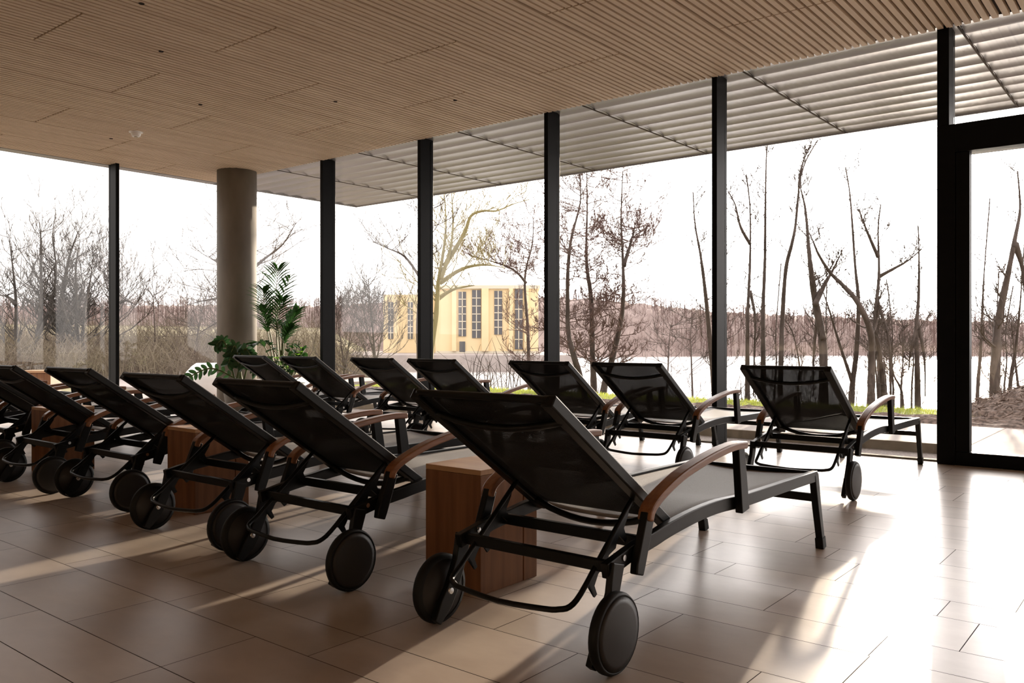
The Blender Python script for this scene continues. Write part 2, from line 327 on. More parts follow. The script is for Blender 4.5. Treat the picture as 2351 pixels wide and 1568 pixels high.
# ------------------------------------------------------------------ loungers
def make_lounger():
    t = empty('sun_lounger'); MT = M['metal']
    rail_top = [(.045, .290), (.20, .321), (.315, .335), (.40, .347), (.57, .362), (.74, .367), (.90, .360), (1.0, .356), (1.38, .355), (1.715, .353)]
    rail = [(x, z - .023) for x, z in rail_top]
    rail = [(p.x, p.z) for p in catmull([(x, 0, z) for x, z in rail], 3)]
    for s in (-1, 1):
        b = MB(); b.ribbon(rail, .046, s * .283, .026); b.build('side_rail', MT, t, bevel=.003)
        # foot leg and its cap
        b = MB(); b.ribbon([(1.70, .34), (1.735, .20), (1.782, .045)], [.042, .036, .032], s * .283, .030); lg = b.build('foot_leg', MT, t, bevel=.003)
        b = MB(); b.ribbon([(1.779, .052), (1.792, .0)], [.040, .044], s * .283, .036); b.build('foot_cap', M['rubber'], lg, bevel=.004)
        # rear leg, flat fender plate beside the wheel
        b = MB(); b.ribbon([(.085, .285), (.062, .20), (.022, .115), (-.005, .075), (-.045, .022)], [.06, .048, .050, .055, .030], s * .296, .022); b.build('wheel_leg', MT, t, bevel=.003)
        # wheel
        y0, y1 = (.318, .352)
        wc = (.012, 0, .113)
        r = .113; prof = [(r - .018, y0), (r - .004, y0 + .004), (r, y0 + .010), (r, y1 - .010), (r - .004, y1 - .003), (r - .010, y1)]
        b = MB(); b.lathe([(q, s * h) for q, h in prof] + [(r - .018, s * y0)], 40, 'y', wc)
        if s < 0: b.f = [tuple(reversed(q)) for q in b.f]
        wh = b.build('wheel', M['rubber'], t, smooth=True)
        b = MB(); b.lathe([(0, s * (y0 - .002)), (r - .016, s * (y0 + .002)), (r - .016, s * (y1 - .004)), (r - .010, s * (y1 - .001)), (r - .03, s * (y1 + .003)), (0, s * (y1 + .004))], 40, 'y', wc)
        if s < 0: b.f = [tuple(reversed(q)) for q in b.f]
        b.build('wheel_disc', M['disc'], wh, smooth=True)
        b = MB(); b.lathe([(0, s * .280), (.010, s * .281), (.012, s * .285), (.012, s * .322), (0, s * .322)], 12, 'y', wc); b.build('axle_bolt', M['chrome'], wh)
        # armrest posts and teak arm
        b = MB(); b.ribbon([(.172, .235), (.180, .262), (.236, .405)], [.040, .048, .046], s * .311, .026); b.build('arm_post', MT, t, bevel=.004)
        b = MB(); b.ribbon([(.905, .308), (.868, .538)], [.062, .050], s * .311, .028); b.build('arm_post', MT, t, bevel=.003)
        arm = catmull([(.222, 0, .385), (.238, 0, .418), (.30, 0, .452), (.42, 0, .492), (.56, 0, .520), (.70, 0, .540), (.82, 0, .549), (.905, 0, .546)], 4)
        b = MB(); b.ribbon([(p.x, p.z) for p in arm], .027, s * .311, .046); b.build('armrest', M['teak'], t, bevel=.006)
        b = MB(); b.lathe([(0, s * .262), (.009, s * .263), (.009, s * .30), (0, s * .30)], 10, 'y', (.125, 0, .292)); b.build('bolt', M['chrome'], t)
    for x, z, h, wd in ((.078, .272, .034, .022), (.265, .308, .036, .022), (1.728, .232, .034, .022), (1.70, .333, .036, .024)):
        b = MB(); b.box((x - wd / 2, -.275, z - h / 2), (x + wd / 2, .275, z + h / 2)); b.build('cross_bar', MT, t, bevel=.003)
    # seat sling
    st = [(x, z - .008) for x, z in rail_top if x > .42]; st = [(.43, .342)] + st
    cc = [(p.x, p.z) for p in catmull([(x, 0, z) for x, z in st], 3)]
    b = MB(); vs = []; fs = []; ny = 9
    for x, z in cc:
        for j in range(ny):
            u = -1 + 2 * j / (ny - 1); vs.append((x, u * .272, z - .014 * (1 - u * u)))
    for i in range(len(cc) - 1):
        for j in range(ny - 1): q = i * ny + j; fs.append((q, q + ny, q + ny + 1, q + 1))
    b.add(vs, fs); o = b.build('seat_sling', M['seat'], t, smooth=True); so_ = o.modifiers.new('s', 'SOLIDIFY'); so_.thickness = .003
    # backrest
    A = Vector((.455, 0, .330)); B = Vector((-.178, 0, .762)); D = B - A; nrm = Vector((-D.z, 0, D.x)).normalized()
    if nrm.z > 0: nrm = -nrm                                        # points down and back
    b = MB()
    for s in (-1, 1): b.ribbon([(A.x, A.z), (B.x, B.z)], .036, s * .249, .040)
    b.tube([(B.x + .008, -.25, B.z), (B.x + .008, .25, B.z)], .012, 8)
    bf = b.build('backrest_frame', MT, t, bevel=.005)
    for tt, sag, rr in ((.87, .030, .011), (.09, .042, .012)):
        b = MB(); p = A + D * tt; pts = []
        for j in range(13):
            u = -1 + j / 6; q = p + nrm * (sag * (1 - u * u) + .006) - D * (0.02 * (1 - u * u) * (1 if tt > .5 else 2)); pts.append((q.x, u * .25, q.z))
        b.tube(pts, rr, 8); b.build('curved_brace', MT, t, smooth=True)
    vs = []; fs = []; nu = 22
    for i in range(nu + 1):
        q0 = A + D * (.06 + .94 * i / nu)
        for j in range(ny):
            u = -1 + 2 * j / (ny - 1); v = i / nu; sag = .022 * (1 - u * u) * (math.sin(math.pi * min(1, v * 1.05)) ** .5 if 0 < v < .95 else 0)
            q = q0 + nrm * sag; vs.append((q.x, u * .24, q.z))
    for i in range(nu):
        for j in range(ny - 1): q = i * ny + j; fs.append((q, q + 1, q + ny + 1, q + ny))
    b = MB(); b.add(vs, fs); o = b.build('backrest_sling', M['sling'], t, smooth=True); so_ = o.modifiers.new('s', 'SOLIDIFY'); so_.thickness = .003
    # prop: U-shaped bar with notched plates
    r = .0085; yb = .232
    side = [(.305, .456), (.20, .370), (.10, .288), (.0, .205)]
    u = [(x, -yb, z) for x, z in side] + [(-.045, -yb + .006, .178), (-.062, -yb + .03, .170), (-.075, -.16, .166), (-.088, 0, .160), (-.075, .16, .166), (-.062, yb - .03, .170), (-.045, yb - .006, .178)] + [(x, yb, z) for x, z in reversed(side)]
    b = MB(); b.tube(catmull(u, 3), r, 8); pr = b.build('support_bar', MT, t, smooth=True)
    for s in (-1, 1):
        dx, dz = side[0][0] - side[3][0], side[0][1] - side[3][1]; q = math.hypot(dx, dz); dx /= q; dz /= q; nx, nz = dz, -dx   # n points down-forward
        prof = [(a_ * 1.15, h_ * 1.35) for a_, h_ in [(.02, 0), (.035, .020), (.030, .046), (.042, .048), (.048, .026), (.078, .018), (.100, .022), (.096, .050), (.108, .052), (.116, .030), (.140, .020), (.172, .030), (.190, .022), (.205, .020), (.212, .050), (.224, .050), (.232, .022), (.27, .012), (.29, 0)]]
        ring = [(side[3][0] + dx * a + nx * h, side[3][1] + dz * a + nz * h) for a, h in prof]
        base = [(side[3][0] + dx * a - nx * .006, side[3][1] + dz * a - nz * .006) for a, h in prof]
        b = MB(); m = len(prof); vs = []
        for yy in (s * (yb + .003), s * (yb - .003)): vs += [(x, yy, z) for x, z in base] + [(x, yy, z) for x, z in ring]
        fs = []
        for i in range(m - 1):
            fs += [(i, i + 1, m + i + 1, m + i), (2 * m + i, 3 * m + i, 3 * m + i + 1, 2 * m + i + 1), (m + i, m + i + 1, 3 * m + i + 1, 3 * m + i), (i, 2 * m + i, 2 * m + i + 1, i + 1)]
        b.add(vs, fs); b.build('notched_plate', MT, pr)
    return t
near = 'loungers in the near row, seen from behind'; far = 'loungers in the row along the lakeside glass'
rows = [
 (1.970, 1.570, -.5, near, 'biggest and nearest dark mesh sun lounger with teak arms, backrest centred in the picture'),
 (2.020, 2.735, 0, near, 'dark mesh sun lounger just left of the near oak block, second nearest in its row'),
 (2.075, 3.600, 0, near, 'dark mesh sun lounger third in the near row, just right of the middle oak block'),
 (2.215, 4.770, 0, near, 'dark mesh sun lounger fourth in the near row, left of the middle oak block'),
 (2.180, 5.650, 0, near, 'dark mesh sun lounger at the left picture edge with only part of its backrest showing'),
 (2.33, 6.84, 0, near, 'dark sun lounger left of the far oak block, mostly hidden behind nearer backrests'),
 (2.36, 7.72, 0, near, 'dark sun lounger second beyond the far oak block, only teak arms and seat showing'),
 (2.45, 8.85, 0, near, 'dark sun lounger one before the last towards the left glass wall, mostly hidden'),
 (2.48, 9.75, 0, near, 'dark sun lounger closest to the left glass wall in the near row'),
 (4.985, 1.840, 0, far, 'dark see-through mesh sun lounger standing nearest the glass door'),
 (4.99, 2.915, 0, far, 'dark mesh sun lounger in front of the window post, second from the glass door'),
 (4.99, 3.645, 0, far, 'dark mesh sun lounger by the glass, third from the door, above the near backrest'),
 (5.00, 4.730, 0, far, 'dark sun lounger by the glass, fourth from the door, below the yellow building'),
 (5.01, 5.450, 0, far, 'dark sun lounger by the glass, between the two dark posts right of the palm'),
 (5.01, 6.470, 0, far, 'dark sun lounger by the glass, its backrest directly below the palm'),
 (5.04, 7.300, 0, far, 'dark sun lounger by the glass its backrest before the concrete column foot'),
]
proto = make_lounger()
for i, (x, y, rz, g, lab) in enumerate(rows):
    o = proto if i == 0 else copy_tree(proto)
    o.location = (x, y, 0); o.rotation_euler = (0, 0, R(rz)); tag(o, lab, 'sun lounger', g)

# ------------------------------------------------------------------ oak block tables
def block(x0, x1, y0, y1, h, lab, slit=.085):
    t = empty('side_table', ((x0 + x1) / 2, (y0 + y1) / 2, 0)); a = (x1 - x0) / 2; c = (y1 - y0) / 2
    tag(t, lab, 'side table', 'oak block side tables')
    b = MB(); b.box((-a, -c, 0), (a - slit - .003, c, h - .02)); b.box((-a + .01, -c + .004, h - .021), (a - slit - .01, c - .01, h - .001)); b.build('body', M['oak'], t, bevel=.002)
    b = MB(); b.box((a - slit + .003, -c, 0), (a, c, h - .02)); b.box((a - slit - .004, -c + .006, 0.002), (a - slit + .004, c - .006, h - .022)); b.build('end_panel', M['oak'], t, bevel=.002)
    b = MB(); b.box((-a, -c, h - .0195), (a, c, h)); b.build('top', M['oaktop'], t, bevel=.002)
block(2.28, 2.615, 1.985, 2.262, .452, 'solid oak block side table standing left of the nearest lounger')
block(2.395, 2.72, 4.08, 4.36, .452, 'solid oak block side table in the middle of the near lounger row')
block(2.49, 2.80, 6.10, 6.385, .452, 'solid oak block side table seen behind wheels at the left picture edge')

# ------------------------------------------------------------------ ceiling fittings
def dome(name, x, y, r, h, m, lab, cat, grp=None):
    b = MB(); b.lathe([(0, -h), (r * .75, -h), (r, -h * .4), (r, .01), (0, .01)], 20); b.f = [tuple(reversed(q)) for q in b.f]
    o = b.build(name, m, smooth=False); o.location = (x, y, ZC); tag(o, lab, cat, grp); return o
t = dome('smoke_detector', 4.64, 9.12, .055, .05, M['white'], 'small round white smoke detector on the slatted ceiling above the left window', 'smoke detector')
b = MB(); b.lathe([(0, -.004), (.075, -.004), (.075, .0), (0, 0)], 20); o = b.build('base_plate', M['white'], t)
b = MB(); b.tube([(0, 0, -.05), (0, 0, -.062)], .018, 10); o = b.build('sensor_cap', M['wpaint'], t)
spots = [(2.894, 5.611, 'at the top edge of the picture'), (5.959, 5.513, 'nearest the lakeside glass'), (5.261, 6.447, 'in the middle of the ceiling right of the column'), (4.496, 7.563, 'above and right of the smoke detector'), (3.472, 6.418, 'between the top edge and the smoke detector'), (4.608, 9.632, 'just left below the smoke detector')]
for x, y, lab in spots:
    b = MB(); b.lathe([(.012, -.003), (.019, -.003), (.019, .004), (.014, .004), (.014, -.004)], 16)
    o = b.build('ceiling_spotlight', M['dark']); o.location = (x, y, ZC - .001); tag(o, 'tiny dark recessed ceiling spotlight ' + lab, 'spotlight', 'recessed spots in the slatted ceiling')
    b = MB(); b.lathe([(0, -.001), (.013, -.001), (.013, .003), (0, .003)], 12); b.build('lens', M['rubber'], o)

# ------------------------------------------------------------------ outdoors: ground
def gz(x, y):
    # level ground by the building, bank falling to the lake, meadow and slope on the left
    ang = math.degrees(math.atan2(y, x)); d = math.hypot(x, y)
    land = max(0.0, min(1.0, (ang - 47.5) / 4.0))
    s = max(0.0, min(1.0, (x - 12.4) / 6.0)); bank = -1.9 * s
    if x > 18.4: bank = -1.9
    meadow = -0.02 + max(0, (d - 30)) * 0.028
    return bank * (1 - land) + meadow * land
b = MB(); nx, ny = 150, 150
gx = [-30 + 0 for _ in range(0)]
def spread(a, c, n, p=1.8): return [a + (c - a) * (i / (n - 1)) ** p for i in range(n)]
GX = [-60, -40, -25, -15, -8] + spread(-5.3, 190, 110, 2.2)
GY = [-120, -80, -50, -30, -20, -12, -8] + spread(-5.4, 260, 120, 2.0)
vs = []
for x in GX:
    for y in GY:
        z = gz(x, y) - 0.03
        if x < 10.6 and y < 13.5: z = -0.34
        vs.append((x, y, z))
fs = []; m = len(GY)
for i in range(len(GX) - 1):
    for j in range(m - 1): fs.append((i * m + j, (i + 1) * m + j, (i + 1) * m + j + 1, i * m + j + 1))
b.add(vs, fs); g = b.build('ground', M['soil'], smooth=True); structure(g)
# terrace slab, kerb, gravel strip, mulch bed, grass strip
b = MB(); b.box((8.24, 1.5, -.3), (10.12, 14.6, 0)); b.box((7.12, -6, -.3), (10.12, 1.5, 0)); b.box((-6, 11.6, -.3), (8.24, 14.6, -.002)); b.box((8.24, 14.6, -.3), (14, 24, -.002)); structure(b.build('terrace', M['terrace'], bevel=.01))
b = MB(); b.box((8.20, 1.5, -.25), (8.239, 11.6, .0)); structure(b.build('kerb', M['kerb']))
b = MB(); b.box((7.11, 1.5, -.3), (8.20, 11.58, -.085)); b.box((-6, 11.25, -.3), (7.11, 11.58, -.085)); structure(b.build('gravel_strip', M['gravel']))
def strip(name, x0, x1, y0, y1, m, amp, base, nx=24, ny=160, seed=1):
    rr = random.Random(seed); vs = []; fs = []
    for i in range(nx + 1):
        for j in range(ny + 1):
            e = min(1, min(i, nx - i) / 3)
            vs.append((x0 + (x1 - x0) * i / nx, y0 + (y1 - y0) * j / ny, base + e * rr.uniform(0, amp)))
    for i in range(nx):
        for j in range(ny): q = i * (ny + 1) + j; fs.append((q, q + ny + 1, q + ny + 2, q + 1))
    b = MB(); b.add(vs, fs); return b.build(name, m)
o = strip('mulch_bed', 10.12, 11.35, -8, 14, M['mulch'], .05, -.02); tag(o, 'brown bark mulch bed along the terrace edge', 'mulch', kind='stuff')
# grass strip with blades
b = MB(); rr = random.Random(5)
for i in range(15000):
    x = rr.uniform(11.2, 12.7); y = rr.uniform(-3, 13.5); a = rr.uniform(0, 6.28); h = rr.uniform(.03, .075); wv = .006
    dx, dy = math.cos(a) * wv, math.sin(a) * wv; lx, ly = rr.uniform(-.03, .03), rr.uniform(-.03, .03); z = gz(x, y) - .02
    b.add([(x - dx, y - dy, z), (x + dx, y + dy, z), (x + lx, y + ly, z + h)], [(0, 1, 2)])
for i in range(24):
    for j in range(80):
        x0 = 11.3 + i * .058; y0 = -5 + j * .235; x1 = x0 + .058; y1 = y0 + .235
        b.add([(x0, y0, gz(x0, y0) - .012), (x1, y0, gz(x1, y0) - .012), (x1, y1, gz(x1, y1) - .012), (x0, y1, gz(x0, y1) - .012)], [(0, 1, 2, 3)])
o = b.build('grass_strip', M['grass']); tag(o, 'bright green grass strip between mulch bed and the lakeside trees', 'grass', kind='stuff')
# mulch heap right of the door
b = MB(); rr = random.Random(9); vs = []; fs = []; nn = 70
def heap(x, y):
    q = math.hypot((x - 12.3) / 1.9, (y - .2) / 2.3); return max(0, 1 - q) * .95
for i in range(nn + 1):
    for j in range(nn + 1):
        x = 10.2 + 4.2 * i / nn; y = -2.4 + 5.2 * j / nn; h = heap(x, y); vs.append((x, y, gz(x, y) - .03 + h + (rr.uniform(-.035, .035) if h > 0 else 0)))
for i in range(nn):
    for j in range(nn): q = i * (nn + 1) + j; fs.append((q, q + nn + 1, q + nn + 2, q + 1))
b.add(vs, fs)
for i in range(1800):
    x = rr.uniform(10.4, 14); y = rr.uniform(-2, 2.5); h = heap(x, y)
    if h < .03: continue
    p = Vector((x, y, gz(x, y) + h + rr.uniform(-.01, .03))); a = Vector((rr.uniform(-1, 1), rr.uniform(-1, 1), rr.uniform(-.4, .6))) * .05
    b.tube([p - a, p + a], rr.uniform(.004, .010), 3)
o = b.build('mulch_heap', M['mulch']); tag(o, 'dark brown heap of bark mulch beyond the terrace, seen through the door pane', 'mulch heap', kind='stuff')
# lake
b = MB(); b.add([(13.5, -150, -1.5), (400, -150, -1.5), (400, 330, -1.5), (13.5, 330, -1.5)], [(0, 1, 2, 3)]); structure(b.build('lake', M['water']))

# ------------------------------------------------------------------ far wooded shore
CREST = [(-500, 700), (0, 688), (250, 690), (500, 686), (720, 690), (850, 680), (1000, 672), (1250, 664), (1400, 672), (1520, 688), (1640, 702), (1800, 712), (2000, 722), (2351, 730), (3200, 740)]
def crest(px):
    for (a, b_), (c_, d_) in zip(CREST[:-1], CREST[1:]):
        if a <= px <= c_: return b_ + (d_ - b_) * (px - a) / (c_ - a)
    return 720
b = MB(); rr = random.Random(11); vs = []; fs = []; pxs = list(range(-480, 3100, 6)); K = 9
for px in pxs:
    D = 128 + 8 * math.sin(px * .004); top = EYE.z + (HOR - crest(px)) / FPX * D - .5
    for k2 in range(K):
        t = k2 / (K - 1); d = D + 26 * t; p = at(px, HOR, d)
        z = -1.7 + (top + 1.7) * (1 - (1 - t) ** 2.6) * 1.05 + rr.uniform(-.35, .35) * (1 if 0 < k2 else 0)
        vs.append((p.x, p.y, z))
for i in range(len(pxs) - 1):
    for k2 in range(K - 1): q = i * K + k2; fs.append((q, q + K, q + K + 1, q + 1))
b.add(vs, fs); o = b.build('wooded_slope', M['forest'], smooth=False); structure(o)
b = MB()
for i in range(4200):
    px = rr.uniform(-400, 2500); d = rr.uniform(126, 150); D = 128; cr_ = crest(px); p = at(px, HOR, d)
    t = (d - D) / 26; top = EYE.z + (HOR - cr_) / FPX * D - .5
    z0 = -1.7 + (top + 1.7) * (1 - (1 - max(0, min(1, t))) ** 2.6); h = rr.uniform(1.6, 3.2) * (1.15 if t > .7 else 1) * (.75 if t > .6 else 1)
    b.tube([(p.x, p.y, z0 - .5), (p.x + rr.uniform(-.1, .1), p.y, z0 + h)], [.06, .015], 3, False)
    for k2 in range(5):
        zz = z0 + h * rr.uniform(.3, .95); a = rr.uniform(0, 6.28); ln = rr.uniform(.4, 1.1)
        b.tube([(p.x, p.y, zz), (p.x + math.cos(a) * ln, p.y + math.sin(a) * ln, zz + ln * .8)], [.03, .012], 3, False)
o = b.build('far_bare_wood', M['twig']); tag(o, 'hazy brown bare wood covering the far lake shore and hills', 'woodland', kind='stuff')

# ------------------------------------------------------------------ trees
def twigs(b, p, d, ln, r, lvl, rr, up, dens):
    n = 4; pts = [p.copy()]; q = p.copy(); dd = d.copy()
    for i in range(n):
        dd = (dd + Vector((rr.uniform(-.25, .25), rr.uniform(-.25, .25), rr.uniform(-.10, .20) + up))).normalized(); q = q + dd * ln / n; pts.append(q.copy())
    b.tube(pts, [r * (1 - .72 * i / n) for i in range(n + 1)], 4 if r > .012 else 3, False)
    if lvl > 0:
        for k in range(dens):
            f = rr.uniform(.2, 1); i = min(n - 1, int(f * n)); bp = pts[i].lerp(pts[i + 1], f * n - i)
            dr = (pts[i + 1] - pts[i]).normalized(); a = Vector((rr.uniform(-1, 1), rr.uniform(-1, 1), rr.uniform(-.5, 1))).normalized()
            twigs(b, bp, (dr + a * .9).normalized(), ln * rr.uniform(.35, .6), max(.0065 if r > .008 else .005, r * .6), lvl - 1, rr, up, dens)
def tree(name, lab, trunks, d, r0, nb=22, bl=.9, start=.35, seed=1, m='bark', up=.10, lvl=2, dens=4, grp=None, flat=False, dy=0.0):
    """trunks: list of photo polylines (first = main stem from the ground up), d = distance; dy spreads stems in depth"""
    rr = random.Random(seed); b = MB(); br = MB()
    for ti, tr in enumerate(trunks):
        dd = d + dy * ti; n = len(tr); P3 = []
        for i, (px, py) in enumerate(tr):
            P3.append(at(px, py, dd + math.sin(i * 1.7 + seed) * .12))
        if ti == 0:
            base = P3[0].copy(); zg = min(gz(base.x, base.y), -.02) if base.z < 1.5 else base.z
            P3.insert(0, Vector((base.x + .02, base.y, gz(base.x, base.y) - .15)))
        C = catmull(P3, 5); n = len(C); k = r0 * (.85 if ti == 0 else .5)
        rad = [max(.011, k * ((1.12 if i < 3 and ti == 0 else 1) - .93 * i / (n - 1))) * rr.uniform(.92, 1.08) for i in range(n)]
        b.tube(C, rad, 7)
        if nb <= 16:
            for q in range(34):
                i = rr.randint(3, n - 2); v = Vector((rr.uniform(-1, 1), rr.uniform(-1, 1), rr.uniform(0, 1))).normalized(); twigs(br, C[i], v, rr.uniform(.08, .28), .005, 1, rr, up, 3)
        for q in range(int(nb * (1 if ti == 0 else .5))):
            f = start + (1 - start) * rr.random(); i = min(n - 2, int(f * (n - 1))); p = C[i].lerp(C[i + 1], rr.random())
            a = rr.uniform(0, 6.283); el = rr.uniform(.1, .9) if not flat else rr.uniform(-.15, .45)
            dv = Vector((math.cos(a), math.sin(a), el)).normalized(); ln = bl * rr.uniform(.45, 1.1) * ((1.15 - .5 * f) if not flat else (.75 + .35 * f))
            twigs(br, p, dv, ln, max(.010 if d > 16 else .007, rad[i] * (.26 if flat else .30)), lvl, rr, up, dens)
    o = b.build(name, M[m], smooth=True); br.build('branches', M['twig'] if flat else M[m], o)
    # put the origin at the foot of the stem
    org = Vector(o.data.vertices[0].co); 
    for q in (o, *o.children):
        for v in q.data.vertices: v.co -= org
    o.location = org; tag(o, lab, 'tree', grp); return o
G1 = 'bare trees on the bank beyond the right-hand panes'; G2 = 'bare trees on the bank beyond the middle panes'; G3 = 'bare trees beyond the left glass wall'
D0 = 14.2
tree('bare_tree', 'slim bare tree with twin stems forking low, first clear of the thick window post', [[(1716, 912), (1716, 800), (1717, 708), (1722, 600), (1722, 479), (1713, 400)], [(1722, 668), (1734, 730), (1732, 800), (1730, 910)], [(1722, 560), (1700, 520), (1688, 470), (1672, 440)]], D0, .062, 14, .55, .45, 21, grp=G1)
tree('bare_tree', 'straight tall bare trunk just right of the low-forked twin-stem tree', [[(1753, 910), (1752, 800), (1752, 708), (1756, 600), (1757, 500), (1759, 372), (1762, 330)]], D0 + .3, .065, 16, .5, .4, 22, grp=G1)
tree('bare_tree', 'slanting bare trunk that leans right to cross its neighbour near the top', [[(1791, 910), (1794, 800), (1796, 734), (1804, 620), (1818, 560), (1826, 520), (1833, 448), (1836, 417), (1850, 370), (1877, 322)], [(1835, 430), (1840, 385), (1856, 340)]], D0 + .1, .062, 14, .45, .45, 23, grp=G1)
tree('bare_tree', 'bare tree whose trunk divides into a wide fork behind the lone far lounger', [[(1891, 912), (1889, 785), (1871, 688), (1862, 620), (1856, 560), (1849, 480), (1836, 425)], [(1871, 700), (1892, 655), (1912, 620), (1934, 575)], [(1891, 780), (1878, 730), (1868, 820), (1868, 910)]], D0 - .3, .105, 14, .6, .4, 24, grp=G1, dy=.05)
tree('bare_tree', 'bent bare trunk slanting up left across the forked tree', [[(2000, 912), (2001, 830), (1998, 759), (1968, 693), (1935, 655), (1906, 626), (1880, 585), (1866, 552), (1858, 535)], [(1998, 770), (2012, 740), (2018, 680)]], D0 - .6, .085, 16, .6, .3, 25, grp=G1)
tree('bare_tree', 'thin upright bare tree with a low side stem, left of the bent trunk', [[(1955, 910), (1966, 810), (1971, 698), (1963, 606), (1952, 453), (1941, 384)], [(1957, 878), (1926, 785), (1900, 700), (1876, 632)]], D0 + .5, .07, 14, .5, .4, 26, grp=G1)
tree('bare_tree', 'bare tree with long side branch reaching right toward the sun', [[(2028, 912), (2019, 810), (2009, 740), (2018, 632), (2016, 530), (2022, 470)], [(2018, 635), (2055, 615), (2085, 598), (2116, 572)], [(2016, 590), (1990, 530), (1972, 480)], [(2017, 700), (2042, 790), (2046, 905)]], D0 - .1, .07, 12, .6, .4, 27, grp=G1)
tree('bare_tree', 'dark straight bare trunk nearest the left side of the door post', [[(2107, 914), (2106, 840), (2104, 759), (2109, 683), (2110, 590), (2108, 519)], [(2107, 740), (2122, 820), (2124, 910)], [(2106, 750), (2092, 800), (2086, 850)]], D0, .075, 12, .5, .4, 28, grp=G1)
tree('bare_tree', 'dark wavy bare stem hugging the right side of the thick window post', [[(1661, 912), (1656, 836), (1666, 734), (1664, 640), (1665, 520)]], D0 + .2, .05, 14, .6, .3, 29, grp=G1)
tree('bare_tree', 'thick leaning bare tree beyond the door pane', [[(2283, 918), (2288, 800), (2292, 740), (2314, 632), (2330, 550), (2342, 479), (2336, 392)], [(2330, 560), (2346, 610), (2352, 680)]], D0 - .4, .115, 12, .7, .3, 30, grp=G1)
tree('bare_tree', 'thin curved bare stem just inside the left edge of the door pane', [[(2244, 914), (2252, 800), (2256, 700), (2260, 620), (2273, 455)]], D0 + .6, .05, 12, .5, .4, 31, grp=G1)
tree('bare_tree', 'tangled twiggy bare tree at the right edge of the door pane', [[(2318, 908), (2332, 800), (2342, 700), (2352, 560)], [(2340, 905), (2330, 820), (2322, 740)]], D0 + .8, .06, 26, .8, .15, 32, grp=G1)
tree('bare_tree', 'young crooked bare stem low behind the far lounger beside the door', [[(1830, 912), (1836, 850), (1822, 770), (1800, 730)]], D0 + 1, .035, 10, .5, .3, 33, grp=G1)
tree('bare_tree', 'thin bare sapling leaning right between bent trunk and sunlit tree', [[(2072, 912), (2052, 860), (2040, 790), (2028, 720)]], D0 + .8, .035, 10, .5, .3, 34, grp=G1)
rs = random.Random(77)
for i in range(13):
    px = rs.choice([rs.uniform(1665, 2140), rs.uniform(1665, 2140), rs.uniform(2230, 2350)]); sw = rs.uniform(-22, 22); tp = rs.uniform(600, 760)
    tree('bare_sapling', 'thin bare sapling among the thicker trunks on the right bank', [[(px, 908), (px + sw * .3, 830), (px + sw * .2, 760 if tp < 750 else 800), (px + sw, tp)]], rs.uniform(14.5, 16.5), .03, 11, .5, .2, 200 + i, grp='bare saplings on the right bank', up=.06)
# middle panes
tree('alder_tree', 'slender alder, left one of a close pair right of the middle window post', [[(1332, 872), (1318, 820), (1305, 765), (1303, 700), (1304, 618), (1311, 550), (1324, 500), (1333, 455), (1330, 385)]], 16.5, .085, 60, .85, .22, 41, grp=G2, flat=True, up=.03, lvl=3)
tree('alder_tree', 'slender alder, right one of a close pair right of the middle window post', [[(1363, 890), (1360, 800), (1357, 686), (1348, 620), (1346, 560), (1348, 480), (1347, 385)]], 17, .095, 64, .85, .22, 42, grp=G2, flat=True, up=.03, lvl=3)
tree('alder_tree', 'slanting alder with twiggy top, halfway between two window posts', [[(1385, 900), (1402, 836), (1424, 745), (1431, 680), (1430, 601), (1426, 500), (1430, 392)], [(1432, 610), (1446, 565), (1458, 520)]], 16.8, .10, 64, .8, .25, 43, grp=G2, flat=True, up=.03, lvl=3)
tree('bare_tree', 'bare tree leaning in behind the left edge of the thick window post', [[(1640, 912), (1628, 760), (1618, 660), (1608, 584), (1596, 516), (1591, 441)]], 15.5, .075, 14, .6, .4, 44, grp=G2)
tree('young_tree', 'small round-crowned bare young tree on the lake edge near the thick window post', [[(1590, 915), (1588, 850), (1586, 780), (1588, 730)]], 22, .05, 22, 1.2, .2, 45, grp=G2, up=.02)
tree('young_tree', 'small arching bare young tree on the lake edge right of the alders', [[(1530, 915), (1534, 840), (1536, 790), (1540, 745)]], 24, .05, 20, 1.3, .2, 46, grp=G2, up=.0)
tree('pale_trunk_tree', 'big tree with thick pale yellowish trunk and spreading limbs before the yellow building', [[(986, 840), (990, 800), (1002, 720), (1006, 650), (1016, 590), (1024, 516), (1019, 440)], [(1012, 640), (1026, 600), (1036, 560), (1040, 500), (1036, 440)], [(1020, 610), (1046, 570), (1068, 530), (1082, 495), (1110, 484), (1140, 484), (1180, 468), (1215, 458)], [(1010, 650), (1060, 618), (1110, 608), (1160, 615)], [(1000, 690), (1040, 665), (1090, 655)]], 20, .125, 26, 1.7, .35, 47, m='bark_y', grp=G2, lvl=3, dens=3, dy=.1)
tree('bare_tree', 'dark arched bare tree half hidden by the post left of the pale trunk', [[(962, 850), (960, 720), (974, 635), (988, 567), (990, 516), (978, 460)], [(966, 640), (930, 590), (890, 570), (856, 555)]], 19, .07, 16, 1.2, .4, 48, grp=G2)
tree('alder_tree', 'twiggy reddish alder behind the left side of the middle window post', [[(1215, 880), (1212, 760), (1205, 640), (1222, 560), (1225, 500)], [(1208, 650), (1180, 620), (1130, 600), (1090, 590)]], 22, .08, 60, 1.3, .2, 49, grp=G2, flat=True, up=.04, lvl=3)
tree('shrub', 'bare shrub with dried seed heads between the first two dark posts right of the palm', [[(862, 840), (856, 760), (850, 700), (846, 640)], [(862, 830), (840, 740), (826, 660)], [(864, 830), (878, 760), (884, 690)]], 24, .06, 44, 1.4, .1, 50, m='bark_g', grp=G2, lvl=2)
